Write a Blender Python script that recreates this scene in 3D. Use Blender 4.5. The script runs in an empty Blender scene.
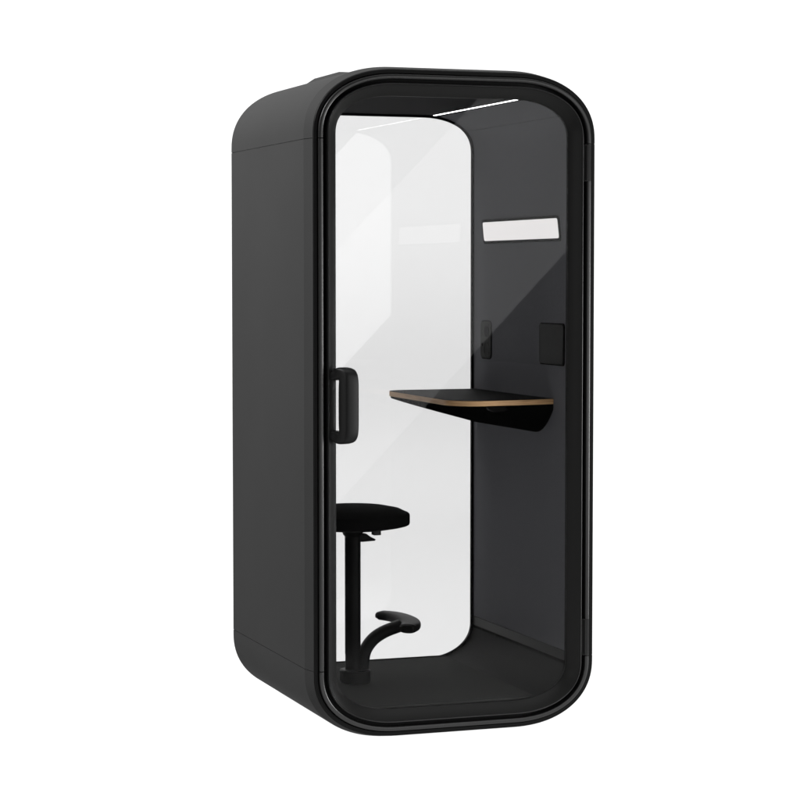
import bpy, bmesh, math
from mathutils import Vector, Euler

scene = bpy.context.scene
COL = scene.collection
R = math.radians

# ------------------------------------------------------------------ dimensions (metres)
W, D, H = 1.0113, 0.9417, 2.2          # outer width, depth, height of the booth
RO = 0.24                              # outer corner radius of its rounded section
IN = 0.09                              # wall thickness (outside to inner lining)
YB = 0.905                             # inner face of the rear frame
FLOOR = 0.1015                          # inner floor level

# ------------------------------------------------------------------ materials
def mat(name, col, rough=0.5, spec=0.3, metal=0.0, noise=None, bump=None, emit=None):
    m = bpy.data.materials.new(name); m.use_nodes = True
    nt = m.node_tree; b = nt.nodes['Principled BSDF']
    b.inputs['Base Color'].default_value = (*col, 1)
    b.inputs['Roughness'].default_value = rough
    b.inputs['Specular IOR Level'].default_value = spec
    b.inputs['Metallic'].default_value = metal
    if noise:                                           # slight mottling of the colour
        sc, amt = noise
        tc = nt.nodes.new('ShaderNodeTexCoord')
        n = nt.nodes.new('ShaderNodeTexNoise'); n.inputs['Scale'].default_value = sc
        n.inputs['Detail'].default_value = 4
        nt.links.new(tc.outputs['Object'], n.inputs['Vector'])
        r = nt.nodes.new('ShaderNodeMapRange')
        r.inputs['From Min'].default_value = 0.3; r.inputs['From Max'].default_value = 0.7
        r.inputs['To Min'].default_value = 1 - amt; r.inputs['To Max'].default_value = 1 + amt
        nt.links.new(n.outputs['Fac'], r.inputs['Value'])
        mx = nt.nodes.new('ShaderNodeVectorMath'); mx.operation = 'SCALE'
        mx.inputs[0].default_value = col
        nt.links.new(r.outputs['Result'], mx.inputs['Scale'])
        nt.links.new(mx.outputs['Vector'], b.inputs['Base Color'])
    if bump:
        sc, st, dist = bump
        tc = nt.nodes.new('ShaderNodeTexCoord')
        n = nt.nodes.new('ShaderNodeTexNoise'); n.inputs['Scale'].default_value = sc
        n.inputs['Detail'].default_value = 3
        nt.links.new(tc.outputs['Object'], n.inputs['Vector'])
        bp = nt.nodes.new('ShaderNodeBump'); bp.inputs['Strength'].default_value = st
        bp.inputs['Distance'].default_value = dist
        nt.links.new(n.outputs['Fac'], bp.inputs['Height'])
        nt.links.new(bp.outputs['Normal'], b.inputs['Normal'])
    if emit:
        b.inputs['Emission Color'].default_value = (*emit[0], 1)
        b.inputs['Emission Strength'].default_value = emit[1]
    return m

def glass(name, tint, ior):
    """architectural glass: clear transmission with a Fresnel mirror on each face"""
    m = bpy.data.materials.new(name); m.use_nodes = True
    nt = m.node_tree; nt.nodes.clear()
    out = nt.nodes.new('ShaderNodeOutputMaterial')
    tr = nt.nodes.new('ShaderNodeBsdfTransparent'); tr.inputs['Color'].default_value = (*tint, 1)
    gl = nt.nodes.new('ShaderNodeBsdfGlossy'); gl.inputs['Roughness'].default_value = 0.0
    geo = nt.nodes.new('ShaderNodeNewGeometry')
    mr = nt.nodes.new('ShaderNodeMapRange')
    mr.inputs['To Min'].default_value = ior; mr.inputs['To Max'].default_value = 1 / ior
    nt.links.new(geo.outputs['Backfacing'], mr.inputs['Value'])
    fr = nt.nodes.new('ShaderNodeFresnel'); nt.links.new(mr.outputs['Result'], fr.inputs['IOR'])
    mx = nt.nodes.new('ShaderNodeMixShader')
    nt.links.new(fr.outputs['Fac'], mx.inputs['Fac'])
    nt.links.new(tr.outputs['BSDF'], mx.inputs[1]); nt.links.new(gl.outputs['BSDF'], mx.inputs[2])
    nt.links.new(mx.outputs['Shader'], out.inputs['Surface'])
    return m

def opal(name, col, front):
    """opal acrylic: light passes through it diffusely, and a share is reflected diffusely"""
    m = bpy.data.materials.new(name); m.use_nodes = True
    nt = m.node_tree; nt.nodes.clear()
    out = nt.nodes.new('ShaderNodeOutputMaterial')
    t = nt.nodes.new('ShaderNodeBsdfTranslucent'); t.inputs['Color'].default_value = (*col, 1)
    d = nt.nodes.new('ShaderNodeBsdfDiffuse'); d.inputs['Color'].default_value = (*col, 1)
    mx = nt.nodes.new('ShaderNodeMixShader'); mx.inputs['Fac'].default_value = front
    nt.links.new(t.outputs['BSDF'], mx.inputs[1]); nt.links.new(d.outputs['BSDF'], mx.inputs[2])
    nt.links.new(mx.outputs['Shader'], out.inputs['Surface'])
    return m

def wood(name):
    """plywood edge: thin layered veneers with long grain"""
    m = mat(name, (0.12, 0.065, 0.032), 0.5, 0.25)
    nt = m.node_tree; b = nt.nodes['Principled BSDF']
    tc = nt.nodes.new('ShaderNodeTexCoord')
    mp = nt.nodes.new('ShaderNodeMapping'); mp.inputs['Scale'].default_value = (14, 14, 620)
    nt.links.new(tc.outputs['Object'], mp.inputs['Vector'])
    n = nt.nodes.new('ShaderNodeTexNoise'); n.inputs['Scale'].default_value = 1.0; n.inputs['Detail'].default_value = 5
    nt.links.new(mp.outputs['Vector'], n.inputs['Vector'])
    r = nt.nodes.new('ShaderNodeValToRGB')
    r.color_ramp.elements[0].position = 0.3; r.color_ramp.elements[0].color = (*WOOD_A, 1)
    r.color_ramp.elements[1].position = 0.7; r.color_ramp.elements[1].color = (*WOOD_B, 1)
    nt.links.new(n.outputs['Fac'], r.inputs['Fac'])
    nt.links.new(r.outputs['Color'], b.inputs['Base Color'])
    return m

WOOD_A, WOOD_B = (0.34, 0.19, 0.085), (0.74, 0.47, 0.24)
M = dict(
    shell=mat('shell_paint', (0.0205, 0.0205, 0.0205), 0.6, 0.01, noise=(3, .03), bump=(900, .04, .0004)),
    rim=mat('rim_black', (0.0042, 0.0042, 0.0042), 0.45, 0.08),
    lip=mat('lip_black', (0.0105, 0.0105, 0.0105), 0.32, 0.45),
    hinge=mat('hinge_black', (0.0085, 0.0085, 0.0085), 0.45, 0.15),
    bead=mat('highlight_bead_black', (0.011, 0.011, 0.011), 0.36, 0.42),
    frame=mat('door_frame_black', (0.0112, 0.0112, 0.011), 0.42, 0.09, bump=(700, .03, .0003)),
    gasket=mat('rubber_black', (0.0015, 0.0015, 0.0015), 0.7, 0.02),
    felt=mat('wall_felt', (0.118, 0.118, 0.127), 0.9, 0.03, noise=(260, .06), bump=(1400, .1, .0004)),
    cove=mat('cove_plastic', (0.0062, 0.0064, 0.0060), 0.6, 0.04, noise=(500, .03)),
    skirt=mat('skirting_plastic', (0.017, 0.0175, 0.0165), 0.5, 0.1),
    carpet=mat('floor_carpet', (0.043, 0.0435, 0.042), 0.95, 0.03, noise=(420, .08), bump=(900, .12, .0006)),
    ceiling=mat('ceiling_lining_shaded', (0.006, 0.006, 0.0066), 0.8, 0.03, noise=(260, .05)),  # near-black colour holds the shade of the flat ceiling
    desk=mat('desk_laminate', (0.0038, 0.0038, 0.0038), 0.6, 0.03),
    under=mat('desk_shell_black', (0.0016, 0.0016, 0.0016), 0.9, 0.0),
    seat=mat('seat_fabric', (0.0022, 0.0022, 0.0022), 0.9, 0.04, bump=(1200, .1, .0004)),
    metal=mat('stool_metal', (0.0018, 0.0018, 0.0018), 0.4, 0.08),
    handle=mat('handle_black', (0.0062, 0.0062, 0.0062), 0.45, 0.12),
    module=mat('module_grey', (0.042, 0.0424, 0.0405), 0.7, 0.03),
    screen=mat('dark_panel', (0.0085, 0.0088, 0.008), 0.5, 0.05),
    lamp=mat('lamp_diffuser', (0.5, 0.5, 0.5), 0.6, 0.1, emit=((1.0, 0.970, 0.962), 0.78)),
    led=mat('led_strip', (0.5, 0.5, 0.5), 0.6, 0.1, emit=((1.0, 1.0, 1.0), 6.5)),
    wood=wood('plywood_edge'),
    glass_front=glass('glass_front', (0.90, 0.90, 0.90), 1.18),
    glass_back=glass('glass_back', (0.932, 0.932, 0.933), 1.44),
    opal_sheet=opal('opal_acrylic', (0.9, 0.9, 0.9), 0.1),
)

# ------------------------------------------------------------------ helpers
def link(name, bm, m, parent=None, smooth=True, bevel=None, angle=35):
    bmesh.ops.remove_doubles(bm, verts=bm.verts, dist=1e-6)
    bmesh.ops.recalc_face_normals(bm, faces=bm.faces)
    me = bpy.data.meshes.new(name); bm.to_mesh(me); bm.free()
    me.materials.append(m)
    o = bpy.data.objects.new(name, me); COL.objects.link(o)
    if smooth:
        for p in me.polygons: p.use_smooth = True
        me.set_sharp_from_angle(angle=R(angle))
    if bevel:
        b = o.modifiers.new('bevel', 'BEVEL'); b.width = bevel[0]; b.segments = bevel[1]
        b.limit_method = 'ANGLE'; b.angle_limit = R(40); b.harden_normals = True
    if parent: o.parent = parent
    return o

def empty(name, loc=(0, 0, 0)):
    o = bpy.data.objects.new(name, None); o.empty_display_size = 0.2
    COL.objects.link(o); o.location = loc
    return o

NARC = 28
Z1, Z2 = H - RO, RO                    # the joints: where the corner curves begin

CA, CB, CN = 0.30, 0.225, 2.2          # the corner is a superellipse, longer along the top than down the side
def corner(inset):
    """one corner as (distance from the side, distance from the top or bottom), from the joint to the end of the curve"""
    pts = [(inset, RO)]
    for k in range(NARC):
        t = R(90 * k / (NARC - 1))
        c, q = max(math.cos(t), 0) ** (2 / CN), max(math.sin(t), 0) ** (2 / CN)
        nx, nz = max(c, 0) ** (CN - 1) / CA, max(q, 0) ** (CN - 1) / CB
        l = math.hypot(nx, nz)
        pts.append((CA - CA * c + inset * nx / l, CB - CB * q + inset * nz / l))
    return pts

def section(inset):
    """rounded section of the booth, inset from the outside; every inset has the same point count.
    Order: top right corner (upwards), top left (downwards), bottom left (downwards), bottom right (upwards)."""
    c = corner(inset); r = c[::-1]
    return ([(W - u, H - v) for u, v in c] + [(u, H - v) for u, v in r] + [(u, v) for u, v in c] + [(W - u, v) for u, v in r])
# index ranges: 0..NARC top-right arc | NARC+1..2NARC+1 top-left | then bottom-left | bottom-right
N = 4 * (NARC + 1)

def ring(profile, i0=0, i1=None, closed_profile=True, bm=None, gap=0.0):
    """sweep a list of (inset, y) points round the section; i0..i1 picks a stretch of it (None: the whole loop).
    gap shortens both ends of a stretch along the straight walls (z direction)."""
    bm = bm or bmesh.new()
    full = i1 is None
    secs = [section(i) for i, _ in profile]
    idx = list(range(N)) if full else [(i0 + k) % N for k in range(i1 - i0 + 1)]
    rows = []
    for n, i in enumerate(idx):
        row = []
        for s, (ins, y) in zip(secs, profile):
            x, z = s[i]
            if not full and gap:
                if n == 0: z += gap if s[idx[1]][1] > z else -gap
                if n == len(idx) - 1: z += gap if s[idx[-2]][1] > z else -gap
            row.append(bm.verts.new((x, y, z)))
        rows.append(row)
    P = len(profile)
    m = len(rows)
    for a in range(m if full else m - 1):
        b = (a + 1) % m
        for k in range(P if closed_profile else P - 1):
            l = (k + 1) % P
            bm.faces.new((rows[a][k], rows[a][l], rows[b][l], rows[b][k]))
    if not full and closed_profile:
        bm.faces.new(rows[0]); bm.faces.new(list(reversed(rows[-1])))
    return bm

TOP = (0, 2 * NARC + 1)                       # right joint, over the top, left joint
LEFT = (2 * NARC + 1, 2 * NARC + 2)           # left wall, top joint to bottom joint
BOT = (2 * NARC + 2, 4 * NARC + 3)
RIGHT = (4 * NARC + 3, 4 * NARC + 4)

def box(bm, x0, x1, y0, y1, z0, z1):
    v = [bm.verts.new((x, y, z)) for x in (x0, x1) for y in (y0, y1) for z in (z0, z1)]
    for f in ((0, 1, 3, 2), (4, 6, 7, 5), (0, 4, 5, 1), (2, 3, 7, 6), (0, 2, 6, 4), (1, 5, 7, 3)):
        bm.faces.new([v[i] for i in f])
    return bm

def prism(bm, pts, fn0, fn1):
    """closed outline pts, mapped by fn0 and fn1 to the two end caps"""
    a = [bm.verts.new(fn0(*p)) for p in pts]; b = [bm.verts.new(fn1(*p)) for p in pts]
    n = len(pts)
    for i in range(n):
        j = (i + 1) % n
        bm.faces.new((a[i], a[j], b[j], b[i]))
    bm.faces.new(a); bm.faces.new(list(reversed(b)))
    return bm

def rrect(u0, u1, v0, v1, r, n=6):
    out = []
    for cu, cv, a0 in ((u1 - r, v1 - r, 0), (u0 + r, v1 - r, 90), (u0 + r, v0 + r, 180), (u1 - r, v0 + r, 270)):
        for k in range(n + 1):
            a = R(a0 + 90 * k / n); out.append((cu + r * math.cos(a), cv + r * math.sin(a)))
    return out

def lathe(bm, prof, cx, cy, n=64):
    rows = []
    for r, z in prof:
        if r < 1e-6: rows.append([bm.verts.new((cx, cy, z))])
        else: rows.append([bm.verts.new((cx + r * math.cos(2 * math.pi * k / n), cy + r * math.sin(2 * math.pi * k / n), z)) for k in range(n)])
    for a, b in zip(rows, rows[1:]):
        for k in range(n):
            l = (k + 1) % n
            if len(a) == 1 and len(b) == 1: continue
            if len(a) == 1: bm.faces.new((a[0], b[k], b[l]))
            elif len(b) == 1: bm.faces.new((a[k], a[l], b[0]))
            else: bm.faces.new((a[k], a[l], b[l], b[k]))
    return bm

def catmull(pts, n=8):
    P = [Vector(p) for p in pts]; P = [2 * P[0] - P[1]] + P + [2 * P[-1] - P[-2]]
    out = []
    for i in range(1, len(P) - 2):
        for k in range(n):
            t = k / n
            a, b, c, d = P[i - 1], P[i], P[i + 1], P[i + 2]
            out.append(0.5 * ((2 * b) + (c - a) * t + (2 * a - 5 * b + 4 * c - d) * t * t + (3 * b - a - 3 * c + d) * t ** 3))
    out.append(P[-2])
    return out

def sweep(bm, path, half, up=(0, 0, 1), n=20, expo=2.6, taper=None):
    """superellipse tube along a path; half = (half width, half height)"""
    rows = []
    m = len(path)
    for i, p in enumerate(path):
        t = (path[min(i + 1, m - 1)] - path[max(i - 1, 0)]).normalized()
        u = Vector(up); s = t.cross(u)
        if s.length < 1e-4: s = Vector((0, 1, 0))
        s.normalize(); u2 = s.cross(t).normalized()
        k = taper(i / (m - 1)) if taper else 1.0
        row = []
        for q in range(n):
            a = 2 * math.pi * q / n
            ca, sa = math.cos(a), math.sin(a)
            fx = math.copysign(abs(ca) ** (2 / expo), ca); fz = math.copysign(abs(sa) ** (2 / expo), sa)
            row.append(bm.verts.new(p + s * fx * half[0] * k + u2 * fz * half[1] * k))
        rows.append(row)
    for a, b in zip(rows, rows[1:]):
        for q in range(n):
            l = (q + 1) % n
            bm.faces.new((a[q], a[l], b[l], b[q]))
    bm.faces.new(rows[0]); bm.faces.new(list(reversed(rows[-1])))
    return bm

# ------------------------------------------------------------------ THE BOOTH
booth = empty('phone_booth')
booth['label'] = 'charcoal black rounded office phone booth with a full height glass door'
booth['category'] = 'phone booth'

# outer shell: four panels with fine joints, each with its slanted front edge
G = 0.0009
prof = [(0.0125, 0.0035), (0.0118, 0.0045), (0.0, 0.064), (0.0, D - .003), (0.0008, D), (0.0020, D), (0.0020, 0.0655), (0.0140, 0.0075)]
cap = link('roof_panel', ring(prof, *TOP, gap=G), M['shell'], booth, angle=8)
link('side_panel', ring(prof, *LEFT, gap=G), M['shell'], booth, angle=8)
link('side_panel', ring(prof, *RIGHT, gap=G), M['shell'], booth, angle=8)
link('base_panel', ring(prof, *BOT, gap=G), M['shell'], booth, angle=8)

# carcass behind the joints, ending in the black front rim and the recess round the door
prof = [(0.0130, 0.0050), (0.0145, 0.0015), (0.0252, 0.0015), (0.0262, 0.0030), (0.0262, 0.022), (0.088, 0.022),
        (0.088, YB + .01), (0.0024, YB + .01), (0.0024, 0.067), (0.0150, 0.010)]
link('carcass', ring(prof), M['rim'], booth)

# raised trim round the door, in four lengths that meet at the joints
prof = [(0.0292, 0.018), (0.0292, -0.0045), (0.0301, -0.0068), (0.0325, -0.0080), (0.0405, -0.0078), (0.0432, -0.0062), (0.0440, -0.0035), (0.0440, 0.018)]
for part in (TOP, LEFT, BOT, RIGHT):
    link('trim_strip', ring(prof, *part, gap=.0014), M['lip'], booth)

# roof hatch: low plate with sloping sides
bm = bmesh.new()
prism(bm, [(0, 0), (1, 0), (1, 1), (0, 1)],
      lambda u, v: (.236 + u * .54, .36 + v * .47, H - .002), lambda u, v: (.252 + u * .508, .475 + v * .275, H + .0175))
link('roof_hatch', bm, M['shell'], booth, bevel=(.004, 3))

# rear frame and window
prof = [(0.0024, YB + .0105), (0.0875, YB + .0105), (0.0885, YB), (0.0985, YB), (0.0992, YB + .001), (0.0985, YB + .003), (0.0915, YB + .006), (0.0900, YB + .0335), (0.0024, YB + .0335)]
link('rear_frame', ring(prof), M['gasket'], booth)
win = bmesh.new()
prism(win, section(0.0921), lambda x, z: (x, YB + .013, z), lambda x, z: (x, YB + .021, z))
link('rear_window', win, M['glass_back'], booth, smooth=False)

# ------------------------------------------------------------------ lining of the booth
def lining(pred_pts, y0=.045, y1=YB - .001, thick=.006):
    """open strip following part of the inner section, given as a list of (x, z), with thickness outwards"""
    bm = bmesh.new()
    n = len(pred_pts); P = [Vector((p[0], 0, p[1])) for p in pred_pts]
    rows = []
    for i in range(n):
        t = (P[min(i + 1, n - 1)] - P[max(i - 1, 0)]).normalized()
        o = Vector((t.z, 0, -t.x))                        # outwards for an anticlockwise section
        a = P[i]; b = P[i] + o * thick
        rows.append([bm.verts.new((a.x, y0, a.z)), bm.verts.new((a.x, y1, a.z)), bm.verts.new((b.x, y1, b.z)), bm.verts.new((b.x, y0, b.z))])
    for a, b in zip(rows, rows[1:]):
        for k in range(4):
            l = (k + 1) % 4
            bm.faces.new((a[k], a[l], b[l], b[k]))
    bm.faces.new(rows[0]); bm.faces.new(list(reversed(rows[-1])))
    return bm

XI0, XI1 = IN, W - IN                    # inner faces of the side walls
IC = corner(IN)
def clip(v1, v0):
    """stretch of the inner corner between heights v1 (above) and v0 (below), as (u, v)"""
    out = []
    for (ua, va), (ub, vb) in zip(IC, IC[1:]):
        if va == vb: continue
        for q in (v1, v0):
            if vb < q <= va and q == v1: out.append((ua + (ub - ua) * (va - q) / (va - vb), q))
        if v0 < vb < v1: out.append((ub, vb))
        if vb <= v0 < va: out.append((ua + (ub - ua) * (va - v0) / (va - vb), v0)); break
    return out
JV, JF = 0.147, IN + .0045               # joint between wall and ceiling lining, and where the ceiling turns flat
BASE0, BASE1 = 0.2115, 0.2485            # skirting
def wall_pts():
    return [(IN, H - BASE1 - .001), (IN, 1.4), (IN, .8)] + [(IN, RO + .03)] + [(IN, RO)] + clip(RO, JV + .0006)[0:]
wp = wall_pts()
link('wall_lining', lining([(W - u, H - v) for u, v in wp]), M['felt'], booth)
link('wall_lining', lining([(u, H - v) for u, v in reversed(wp)]), M['felt'], booth)
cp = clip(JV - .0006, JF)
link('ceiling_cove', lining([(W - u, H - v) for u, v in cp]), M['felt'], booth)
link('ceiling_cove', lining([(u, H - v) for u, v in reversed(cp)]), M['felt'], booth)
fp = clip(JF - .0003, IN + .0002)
link('ceiling_lining_shaded', lining([(W - u, H - v) for u, v in fp] + [(u, H - v) for u, v in reversed(fp)]), M['ceiling'], booth)
# coves at the foot of both walls, under a slotted skirting
vp = clip(.2040, FLOOR)
link('cove', lining([(W - u, v) for u, v in reversed(vp)]), M['cove'], booth)
link('cove', lining([(u, v) for u, v in vp]), M['cove'], booth)
for s in (1, -1):
    bm = bmesh.new()
    xw = XI1 if s == 1 else XI0
    box(bm, min(xw - .0015 * s, xw + .006 * s), max(xw - .0015 * s, xw + .006 * s), .045, YB - .001, BASE0 + .004, BASE1)
    link('skirting', bm, M['skirt'], booth, bevel=(.0008, 2))
    bm = bmesh.new()                     # dark air slot behind, with short webs across it
    box(bm, min(xw + .0005 * s, xw + .006 * s), max(xw + .0005 * s, xw + .006 * s), .045, YB - .001, BASE0 - .0100, BASE0 + .0036)
    sl = link('air_slot', bm, M['gasket'], booth, smooth=False)
    for k in range(6):
        yy = .14 + k * .135
        web = bmesh.new(); box(web, min(xw - .0008 * s, xw + .0003 * s), max(xw - .0008 * s, xw + .0003 * s), yy, yy + .008, BASE0 - .0080, BASE0 + .0038)
        link('slot_web', web, M['cove'], sl, smooth=False)
fu = vp[-1][0]
bm = bmesh.new(); box(bm, fu - .002, W - fu + .002, .045, YB - .0015, FLOOR - .012, FLOOR + .0015)
link('floor_panel', bm, M['carpet'], booth, bevel=(.001, 2))
bm = bmesh.new(); box(bm, .165, W - .165, YB - .0115, YB - .0012, FLOOR + .001, FLOOR + .0048)
link('floor_seal', bm, M['gasket'], booth, bevel=(.001, 2))
# front return of the lining, closes the slot between door opening and lining
prof = [(0.0885, 0.0225), (0.0965, 0.0405), (0.0965, 0.0445), (0.0885, 0.0445)]
link('door_seal', ring(prof), M['gasket'], booth)

# ceiling light strip
bm = bmesh.new(); box(bm, .7515, .7625, .084, .885, H - IN - .0031, H - IN + .004)
strip = link('ceiling_light', bm, M['led'], booth, bevel=(.001, 2))
strip['label'] = 'thin white light strip in the ceiling'

# lit panel on the right wall (a slanted parallelogram), with dark surround
def slant(y, z): return y + .018 * (z - 1.645) / .073
def on_wall(name, pts, d0, d1, m, parent, bevel=None):
    bm = bmesh.new()
    prism(bm, pts, lambda y, z: (XI1 - d0, y, z), lambda y, z: (XI1 - d1, y, z))
    return link(name, bm, m, parent, bevel=bevel)
panel = on_wall('light_panel', [(slant(y, z), z) for y, z in rrect(.099, .803, 1.6375, 1.7255, .016)], -.003, .0035, M['gasket'], booth, (.001, 2))
on_wall('diffuser', [(slant(y, z), z) for y, z in rrect(.110, .792, 1.6475, 1.7158, .010)], .0, .0048, M['lamp'], panel, (.0008, 2))

# control module with a sensor eye, a dial and a pin hole
mod = on_wall('control_module', rrect(.728, .828, 1.219, 1.353, .018), -.003, .004, M['module'], booth, (.0012, 2))
on_wall('bezel', rrect(.7245, .8315, 1.2155, 1.3565, .0205), -.0035, .0012, M['gasket'], mod)
def disc(y, z, ry, rz, n=32): return [(y + ry * math.cos(2 * math.pi * k / n), z + rz * math.sin(2 * math.pi * k / n)) for k in range(n)]
on_wall('sensor_eye', disc(.7655, 1.3165, .0225, .0215), .002, .0046, M['gasket'], mod)
bm = bmesh.new()
o_, i_ = disc(.7655, 1.252, .0255, .026), disc(.7655, 1.252, .0235, .024)
A = [[bm.verts.new((XI1 - d, *p)) for p in pts] for pts, d in ((o_, .0035), (o_, .0048), (i_, .0048), (i_, .0035))]
for a, b in zip(A, A[1:]):
    for k in range(32): bm.faces.new((a[k], a[(k + 1) % 32], b[(k + 1) % 32], b[k]))
link('dial', bm, M['screen'], mod)
on_wall('button', disc(.812, 1.268, .0085, .0065, 20), .002, .0047, M['gasket'], mod)

# dark cover plate near the door
scr = on_wall('cover_plate', rrect(.069, .2755, 1.219, 1.3555, .012), -.003, .006, M['screen'], booth, (.0015, 2))
on_wall('bezel', rrect(.0655, .279, 1.2155, 1.359, .014), -.0035, .0018, M['gasket'], scr)

# desk: half-depth top with plywood edge over a tapered black shell
def desk_outline(grow=0.0):
    """plan outline from the wall at the front round to the wall at the rear"""
    x0, y0, y1 = .5495 - grow, .118 - grow, .893 + grow
    pts = [(XI1, .160 - grow), (.84, .142 - grow), (.76, .128 - grow)]
    r = .105
    for k in range(0, 15):
        a = R(270 - 90 * k / 14); pts.append((x0 - .004 + r + r * math.cos(a), y0 + r + r * math.sin(a)))
    r2 = .075
    for k in range(0, 13):
        a = R(180 - 90 * k / 12); pts.append((x0 + .012 + r2 + r2 * math.cos(a), y1 - r2 + r2 * math.sin(a)))
    pts.append((XI1, y1))
    return pts
ZT = 1.1
bm = bmesh.new(); prism(bm, desk_outline(), lambda x, y: (x, y, ZT - .0175), lambda x, y: (x, y, ZT))
desk = link('desk', bm, M['wood'], booth, bevel=(.0012, 2))
desk['label'] = 'black desk with a plywood edge on the right wall'
bm = bmesh.new(); prism(bm, desk_outline(-.0012), lambda x, y: (x, y, ZT + .0002), lambda x, y: (x, y, ZT + .0012))
link('desk_top', bm, M['desk'], desk)
# shell below: rows across from the free edge to the wall
bm = bmesh.new()
out = desk_outline(-.004)
nu, nv = 26, 30
grid = []
def zlow(x, y):
    t = min(max((x - .556) / (XI1 - .556), 0), 1)
    d = .1045 * (t ** .92)                                   # falls towards the wall
    e = min(max((y - .150) / .17, 0), 1); f = min(max((.893 - y) / .02, 0), 1)
    fr = (1 - (1 - e) ** 2.0) ** .9
    return ZT - .0178 - d * fr * (f ** .4)
xs = [.566 + (XI1 - .566) * (k / nu) for k in range(nu + 1)]
def yrange(x):
    r = .101; x0 = .5495 + .004; lo = None
    cx, cy = x0 + r, .122 + r
    if x < cx: lo = cy - math.sqrt(max(r * r - (cx - x) ** 2, 0))
    else: lo = .122 + (.162 - .122) * max(0, (x - cx) / (XI1 - cx)) ** 1.2
    r2 = .071; c2 = .5655 + r2; hi = .889
    if x < c2: hi = .889 - r2 + math.sqrt(max(r2 * r2 - (c2 - x) ** 2, 0))
    return lo, max(hi, lo + .02)
top, low = [], []
for x in xs:
    lo, hi = yrange(max(x, .5665))
    ys = [lo + (hi - lo) * (.5 - .5 * math.cos(math.pi * k / nv)) for k in range(nv + 1)]
    top.append([bm.verts.new((x, y, ZT - .0177)) for y in ys])
    low.append([bm.verts.new((x, y, zlow(x, y) - (.0008 if 0 < k < nv else 0))) for k, y in enumerate(ys)])
for a in range(nu):
    for k in range(nv):
        bm.faces.new((top[a][k], top[a][k + 1], top[a + 1][k + 1], top[a + 1][k]))
        bm.faces.new((low[a][k], low[a + 1][k], low[a + 1][k + 1], low[a][k + 1]))
    bm.faces.new((top[a][0], top[a + 1][0], low[a + 1][0], low[a][0]))
    bm.faces.new((top[a][nv], low[a][nv], low[a + 1][nv], top[a + 1][nv]))
for e in (0, nu):
    for k in range(nv): bm.faces.new((top[e][k], low[e][k], low[e][k + 1], top[e][k + 1]))
link('desk_shell', bm, M['under'], desk, angle=50)
# small hook recess under the front edge
bm = bmesh.new()
prism(bm, [(.672, 1.078), (.742, 1.078), (.752, 1.066), (.735, 1.062), (.70, 1.060), (.684, 1.066)],
      lambda x, z: (x, .150, z), lambda x, z: (x, .172, z))
link('hook', bm, M['desk'], desk, bevel=(.002, 2))

# ------------------------------------------------------------------ the door: frame, glass, handle, hinges
prof = [(0.0620, 0.020), (0.0620, -0.0085), (0.0626, -0.0096), (0.0640, -0.0092), (0.0965, 0.0275), (0.0972, 0.0285), (0.0972, 0.039), (0.066, 0.039), (0.066, 0.020)]
door = link('door', ring(prof), M['frame'], booth)
prof = [(0.0578, 0.020), (0.0578, -0.0075), (0.0582, -0.0097), (0.0592, -0.0112), (0.0604, -0.0115), (0.0614, -0.0106), (0.0618, -0.0090), (0.0618, 0.020)]
link('highlight_bead', ring(prof), M['bead'], door)  # bead added along the frame edge to catch a highlight line
bm = bmesh.new(); prism(bm, section(0.0968), lambda x, z: (x, .0315, z), lambda x, z: (x, .0375, z))
link('glass_pane', bm, M['glass_front'], door, smooth=False)

# D handle, leaning out over the glass: stations (left-inner, left-outer, right-outer, right-inner) from the top root to the grip
ZC = 1.102
top_half = [
    [(.057, .012, 1.182), (.057, .012, 1.199), (.092, .034, 1.201), (.092, .034, 1.182)],
    [(.064, -.002, 1.183), (.064, -.003, 1.211), (.106, .012, 1.216), (.106, .012, 1.183)],
    [(.076, -.010, 1.185), (.080, -.014, 1.2255), (.130, -.002, 1.226), (.122, .000, 1.185)],
    [(.0850, -.016, 1.1845), (.094, -.034, 1.2235), (.147, -.021, 1.222), (.134, -.006, 1.1845)],
    [(.0870, -.017, 1.178), (.102, -.047, 1.213), (.154, -.034, 1.209), (.137, -.008, 1.178)],
    [(.0865, -.015, 1.166), (.1045, -.052, 1.194), (.1570, -.039, 1.187), (.138, -.007, 1.166)],
    [(.0862, -.014, 1.140), (.1050, -.053, 1.150), (.1578, -.040, 1.148), (.138, -.006, 1.140)],
]
st = top_half + [[(x, y, 2 * ZC - z) for x, y, z in q] for q in reversed(top_half)]
tracks = [catmull([q[i] for q in st], 6) for i in range(4)]
bm = bmesh.new(); rows = []
for c in zip(*tracks):
    row = []
    for k in range(28):
        a = 2 * math.pi * k / 28; e = 2 / 4.2
        u = math.copysign(abs(math.cos(a)) ** e, math.cos(a)); v = math.copysign(abs(math.sin(a)) ** e, math.sin(a))
        p, q = (u + 1) / 2, (v + 1) / 2                        # p: left to right, q: inner to outer
        row.append(bm.verts.new((c[0] * (1 - q) + c[1] * q) * (1 - p) + (c[3] * (1 - q) + c[2] * q) * p))
    rows.append(row)
for r0, r1 in zip(rows, rows[1:]):
    for k in range(28): bm.faces.new((r0[k], r0[(k + 1) % 28], r1[(k + 1) % 28], r1[k]))
bm.faces.new(rows[0]); bm.faces.new(list(reversed(rows[-1])))
link('handle', bm, M['handle'], door, angle=60)

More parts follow.
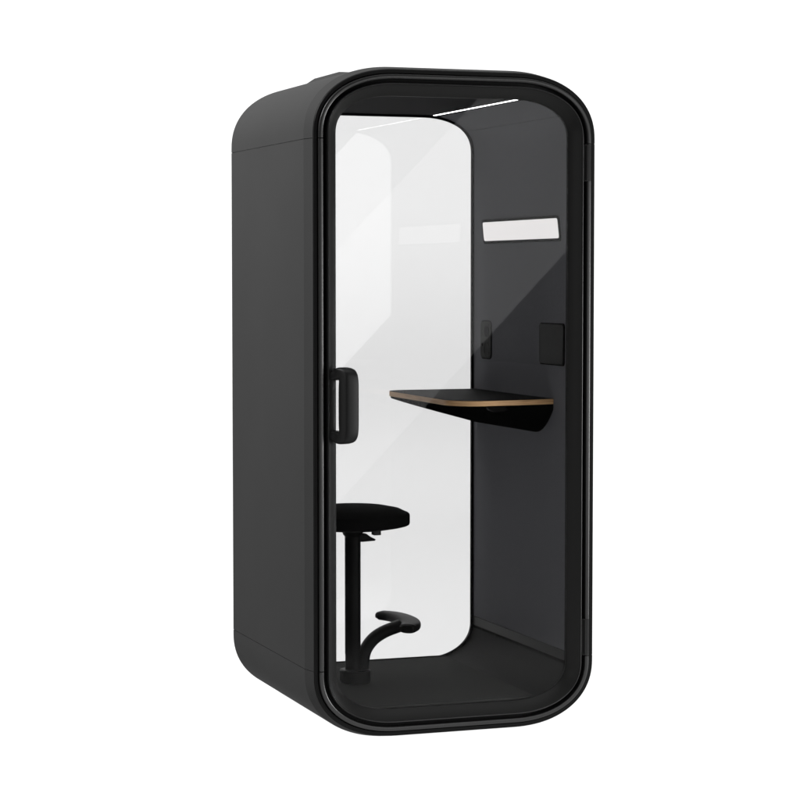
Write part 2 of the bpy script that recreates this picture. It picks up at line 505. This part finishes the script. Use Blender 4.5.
# hinges on the right: barrel and leaf
for z0, z1 in ((1.835, 1.957), (.243, .365)):
    bm = bmesh.new()
    prism(bm, rrect(W - .0575, W - .0285, -.0090, .012, .006, 4), lambda x, y: (x, y, z0), lambda x, y: (x, y, z1))
    hg = link('hinge', bm, M['hinge'], door, bevel=(.0012, 2))
    pin = bmesh.new()
    lathe(pin, [(0, z0 + .003), (.0045, z0 + .003), (.0045, z1 - .003), (0, z1 - .003)], W - .0475, -.0100, 20)
    link('hinge_pin', pin, M['rim'], hg)

# ------------------------------------------------------------------ THE STOOL (stands on the booth floor)
SX, SY = .3105, .500
stool = empty('bar_stool', (SX, SY, FLOOR))
stool['label'] = 'black round bar stool with curved footrest inside the booth'
stool['category'] = 'stool'
def local(o):                                                       # meshes are modelled in place; keep them there under the empty
    o.matrix_parent_inverse.identity()
    for v in o.data.vertices: v.co -= Vector((SX, SY, FLOOR))
    return o
SR = .199
ZS = .654                                                           # underside of the seat rim
prof = [(0, ZS - .020), (.06, ZS - .019), (.13, ZS - .011), (SR - .020, ZS - .002), (SR - .006, ZS + .0015), (SR - .0015, ZS + .004), (SR, ZS + .009), (SR, ZS + .022),
        (SR, ZS + .035), (SR - .0015, ZS + .040), (SR - .006, ZS + .0435), (SR - .018, ZS + .0485), (.165, ZS + .0565), (.12, ZS + .0655), (.06, ZS + .0710), (0, ZS + .0730)]
local(link('seat', lathe(bmesh.new(), prof, SX, SY, 96), M['seat'], stool, angle=60))
prof = [(0, FLOOR + .02), (.0265, FLOOR + .02), (.0265, .20), (.0275, .204), (.0275, .206), (.0278, .615), (.034, .622), (.040, ZS - .012), (0, ZS - .012)]
local(link('column', lathe(bmesh.new(), prof, SX, SY, 40), M['metal'], stool, angle=30))
bm = bmesh.new()
prism(bm, rrect(SX - .043, SX + .060, SY - .052, SY + .052, .042, 10), lambda x, y: (x, y, FLOOR + .0012), lambda x, y: (x, y, FLOOR + .048))
local(link('base', bm, M['metal'], stool, bevel=(.008, 3)))
path = catmull([(SX + .036, SY, .115), (SX + .037, SY, .165), (SX + .045, SY - .002, .212), (SX + .072, SY - .005, .250), (SX + .112, SY - .010, .276), (SX + .172, SY - .014, .296)], 8)
local(link('footrest_arm', sweep(bmesh.new(), path, (.026, .0205), up=(-1, 0, .3)), M['metal'], stool, angle=50))
path = catmull([(.466, .668, .308), (.500, .615, .3075), (.515, .550, .306), (.515, .480, .304), (.496, .420, .301), (.466, .378, .299)], 10)
tap = lambda t: .86 + .14 * math.sin(math.pi * t) if .02 < t < .98 else .66
local(link('footrest', sweep(bmesh.new(), path, (.036, .0185), taper=tap, n=28), M['metal'], stool, angle=50))
bm = bmesh.new()
prism(bm, [(SX + .01, .622), (SX + .045, .624), (SX + .062, .612), (SX + .080, .603), (SX + .076, .598), (SX + .03, .596), (SX + .01, .598)],
      lambda x, z: (x, SY - .018, z), lambda x, z: (x, SY + .012, z))
local(link('height_lever', bm, M['metal'], stool, bevel=(.002, 2)))
bm = bmesh.new(); box(bm, SX + .058, SX + .084, SY - .060, SY - .030, .622, .644)
local(link('lever_tab', bm, M['module'], stool, bevel=(.002, 2)))

# ------------------------------------------------------------------ setting: a shadow-free light table
# an added sheet of opal acrylic that sweeps up behind the booth, kept shadowless by being lit from underneath and behind by the lamps below
bm = bmesh.new()
prof = [(-30, 0)] + [(6 + 2 * math.sin(R(a)), 2 - 2 * math.cos(R(a))) for a in range(0, 91, 6)] + [(8, 8)]
rows = [[bm.verts.new((x, y, z)) for x in (-11, 13)] for y, z in prof]
for a, b in zip(rows, rows[1:]): bm.faces.new((a[0], a[1], b[1], b[0]))
bg = link('ground', bm, M['opal_sheet'])
bg['kind'] = 'structure'; bg['label'] = 'added backlit white acrylic floor sweeping up into a white backdrop'

# ------------------------------------------------------------------ world and lamps
w = bpy.data.worlds.new('World'); scene.world = w; w.use_nodes = True
w.node_tree.nodes['Background'].inputs['Color'].default_value = (1, 1, 1, 1)
w.node_tree.nodes['Background'].inputs['Strength'].default_value = 0.08

def area(name, loc, target, sx, sy, radiance, col=(1, 1, 1), roll=0.0):
    l = bpy.data.lights.new(name, 'AREA'); l.shape = 'RECTANGLE'; l.size = sx; l.size_y = sy
    l.energy = radiance * math.pi * sx * sy; l.color = col
    o = bpy.data.objects.new(name, l); COL.objects.link(o); o.location = loc
    q = (Vector(target) - Vector(loc)).to_track_quat('-Z', 'Y')
    o.rotation_mode = 'QUATERNION'
    from mathutils import Quaternion
    o.rotation_quaternion = q @ Quaternion((0, 0, 1), roll)
    return o

area('table_lamp', (1, 3.3, -0.3), (1, 3.3, 0), 20, 9.8, 1.19)           # under the light table
area('backdrop_lamp', (1, 9.6, 2.6), (1, 8, 2.6), 24, 7, 1.46)             # behind the sweep
area('overhead_softbox', (0.3, 1.2, 6.0), (0.3, 0.8, 0), 8, 7, 3.2)
area('upper_left_softbox', (-2.4, 0.9, 3.9), (0.0, 0.5, 1.8), 1.2, 1.2, 76.0)
# strip softbox in front, seen as the slanted band in the door glass
area('strip_softbox', (1.9, -3.937, 1.52), (1.9, 0, 1.52), 4.4, 0.908, 3.2, roll=R(45.5))
area('right_softbox', (5.0, -2.6, 0.9), (0.4, 0.0, 0.9), 2.0, 1.6, 20.0)
area('left_front_softbox', (-5.0, -4.0, 2.2), (0.8, 0.0, 1.2), 1.2, 1.2, 12.0)

# ------------------------------------------------------------------ camera
cam = bpy.data.cameras.new('camera'); co = bpy.data.objects.new('camera', cam); COL.objects.link(co)
co.location = (-2.1477, -6.8914, 1.5205)
co.rotation_euler = Euler((math.pi / 2 - 0.0552, 0, -0.3422), 'XYZ')
cam.sensor_width = 36; cam.lens = 36 * 2248.5 / 800
cam.clip_end = 200
scene.camera = co

scene.view_settings.view_transform = 'Standard'
scene.view_settings.look = 'None'
scene.view_settings.exposure = 0
scene.view_settings.gamma = 1
scene.cycles.use_denoising = True
scene.cycles.max_bounces = 10
scene.cycles.transparent_max_bounces = 16
scene.render.film_transparent = False
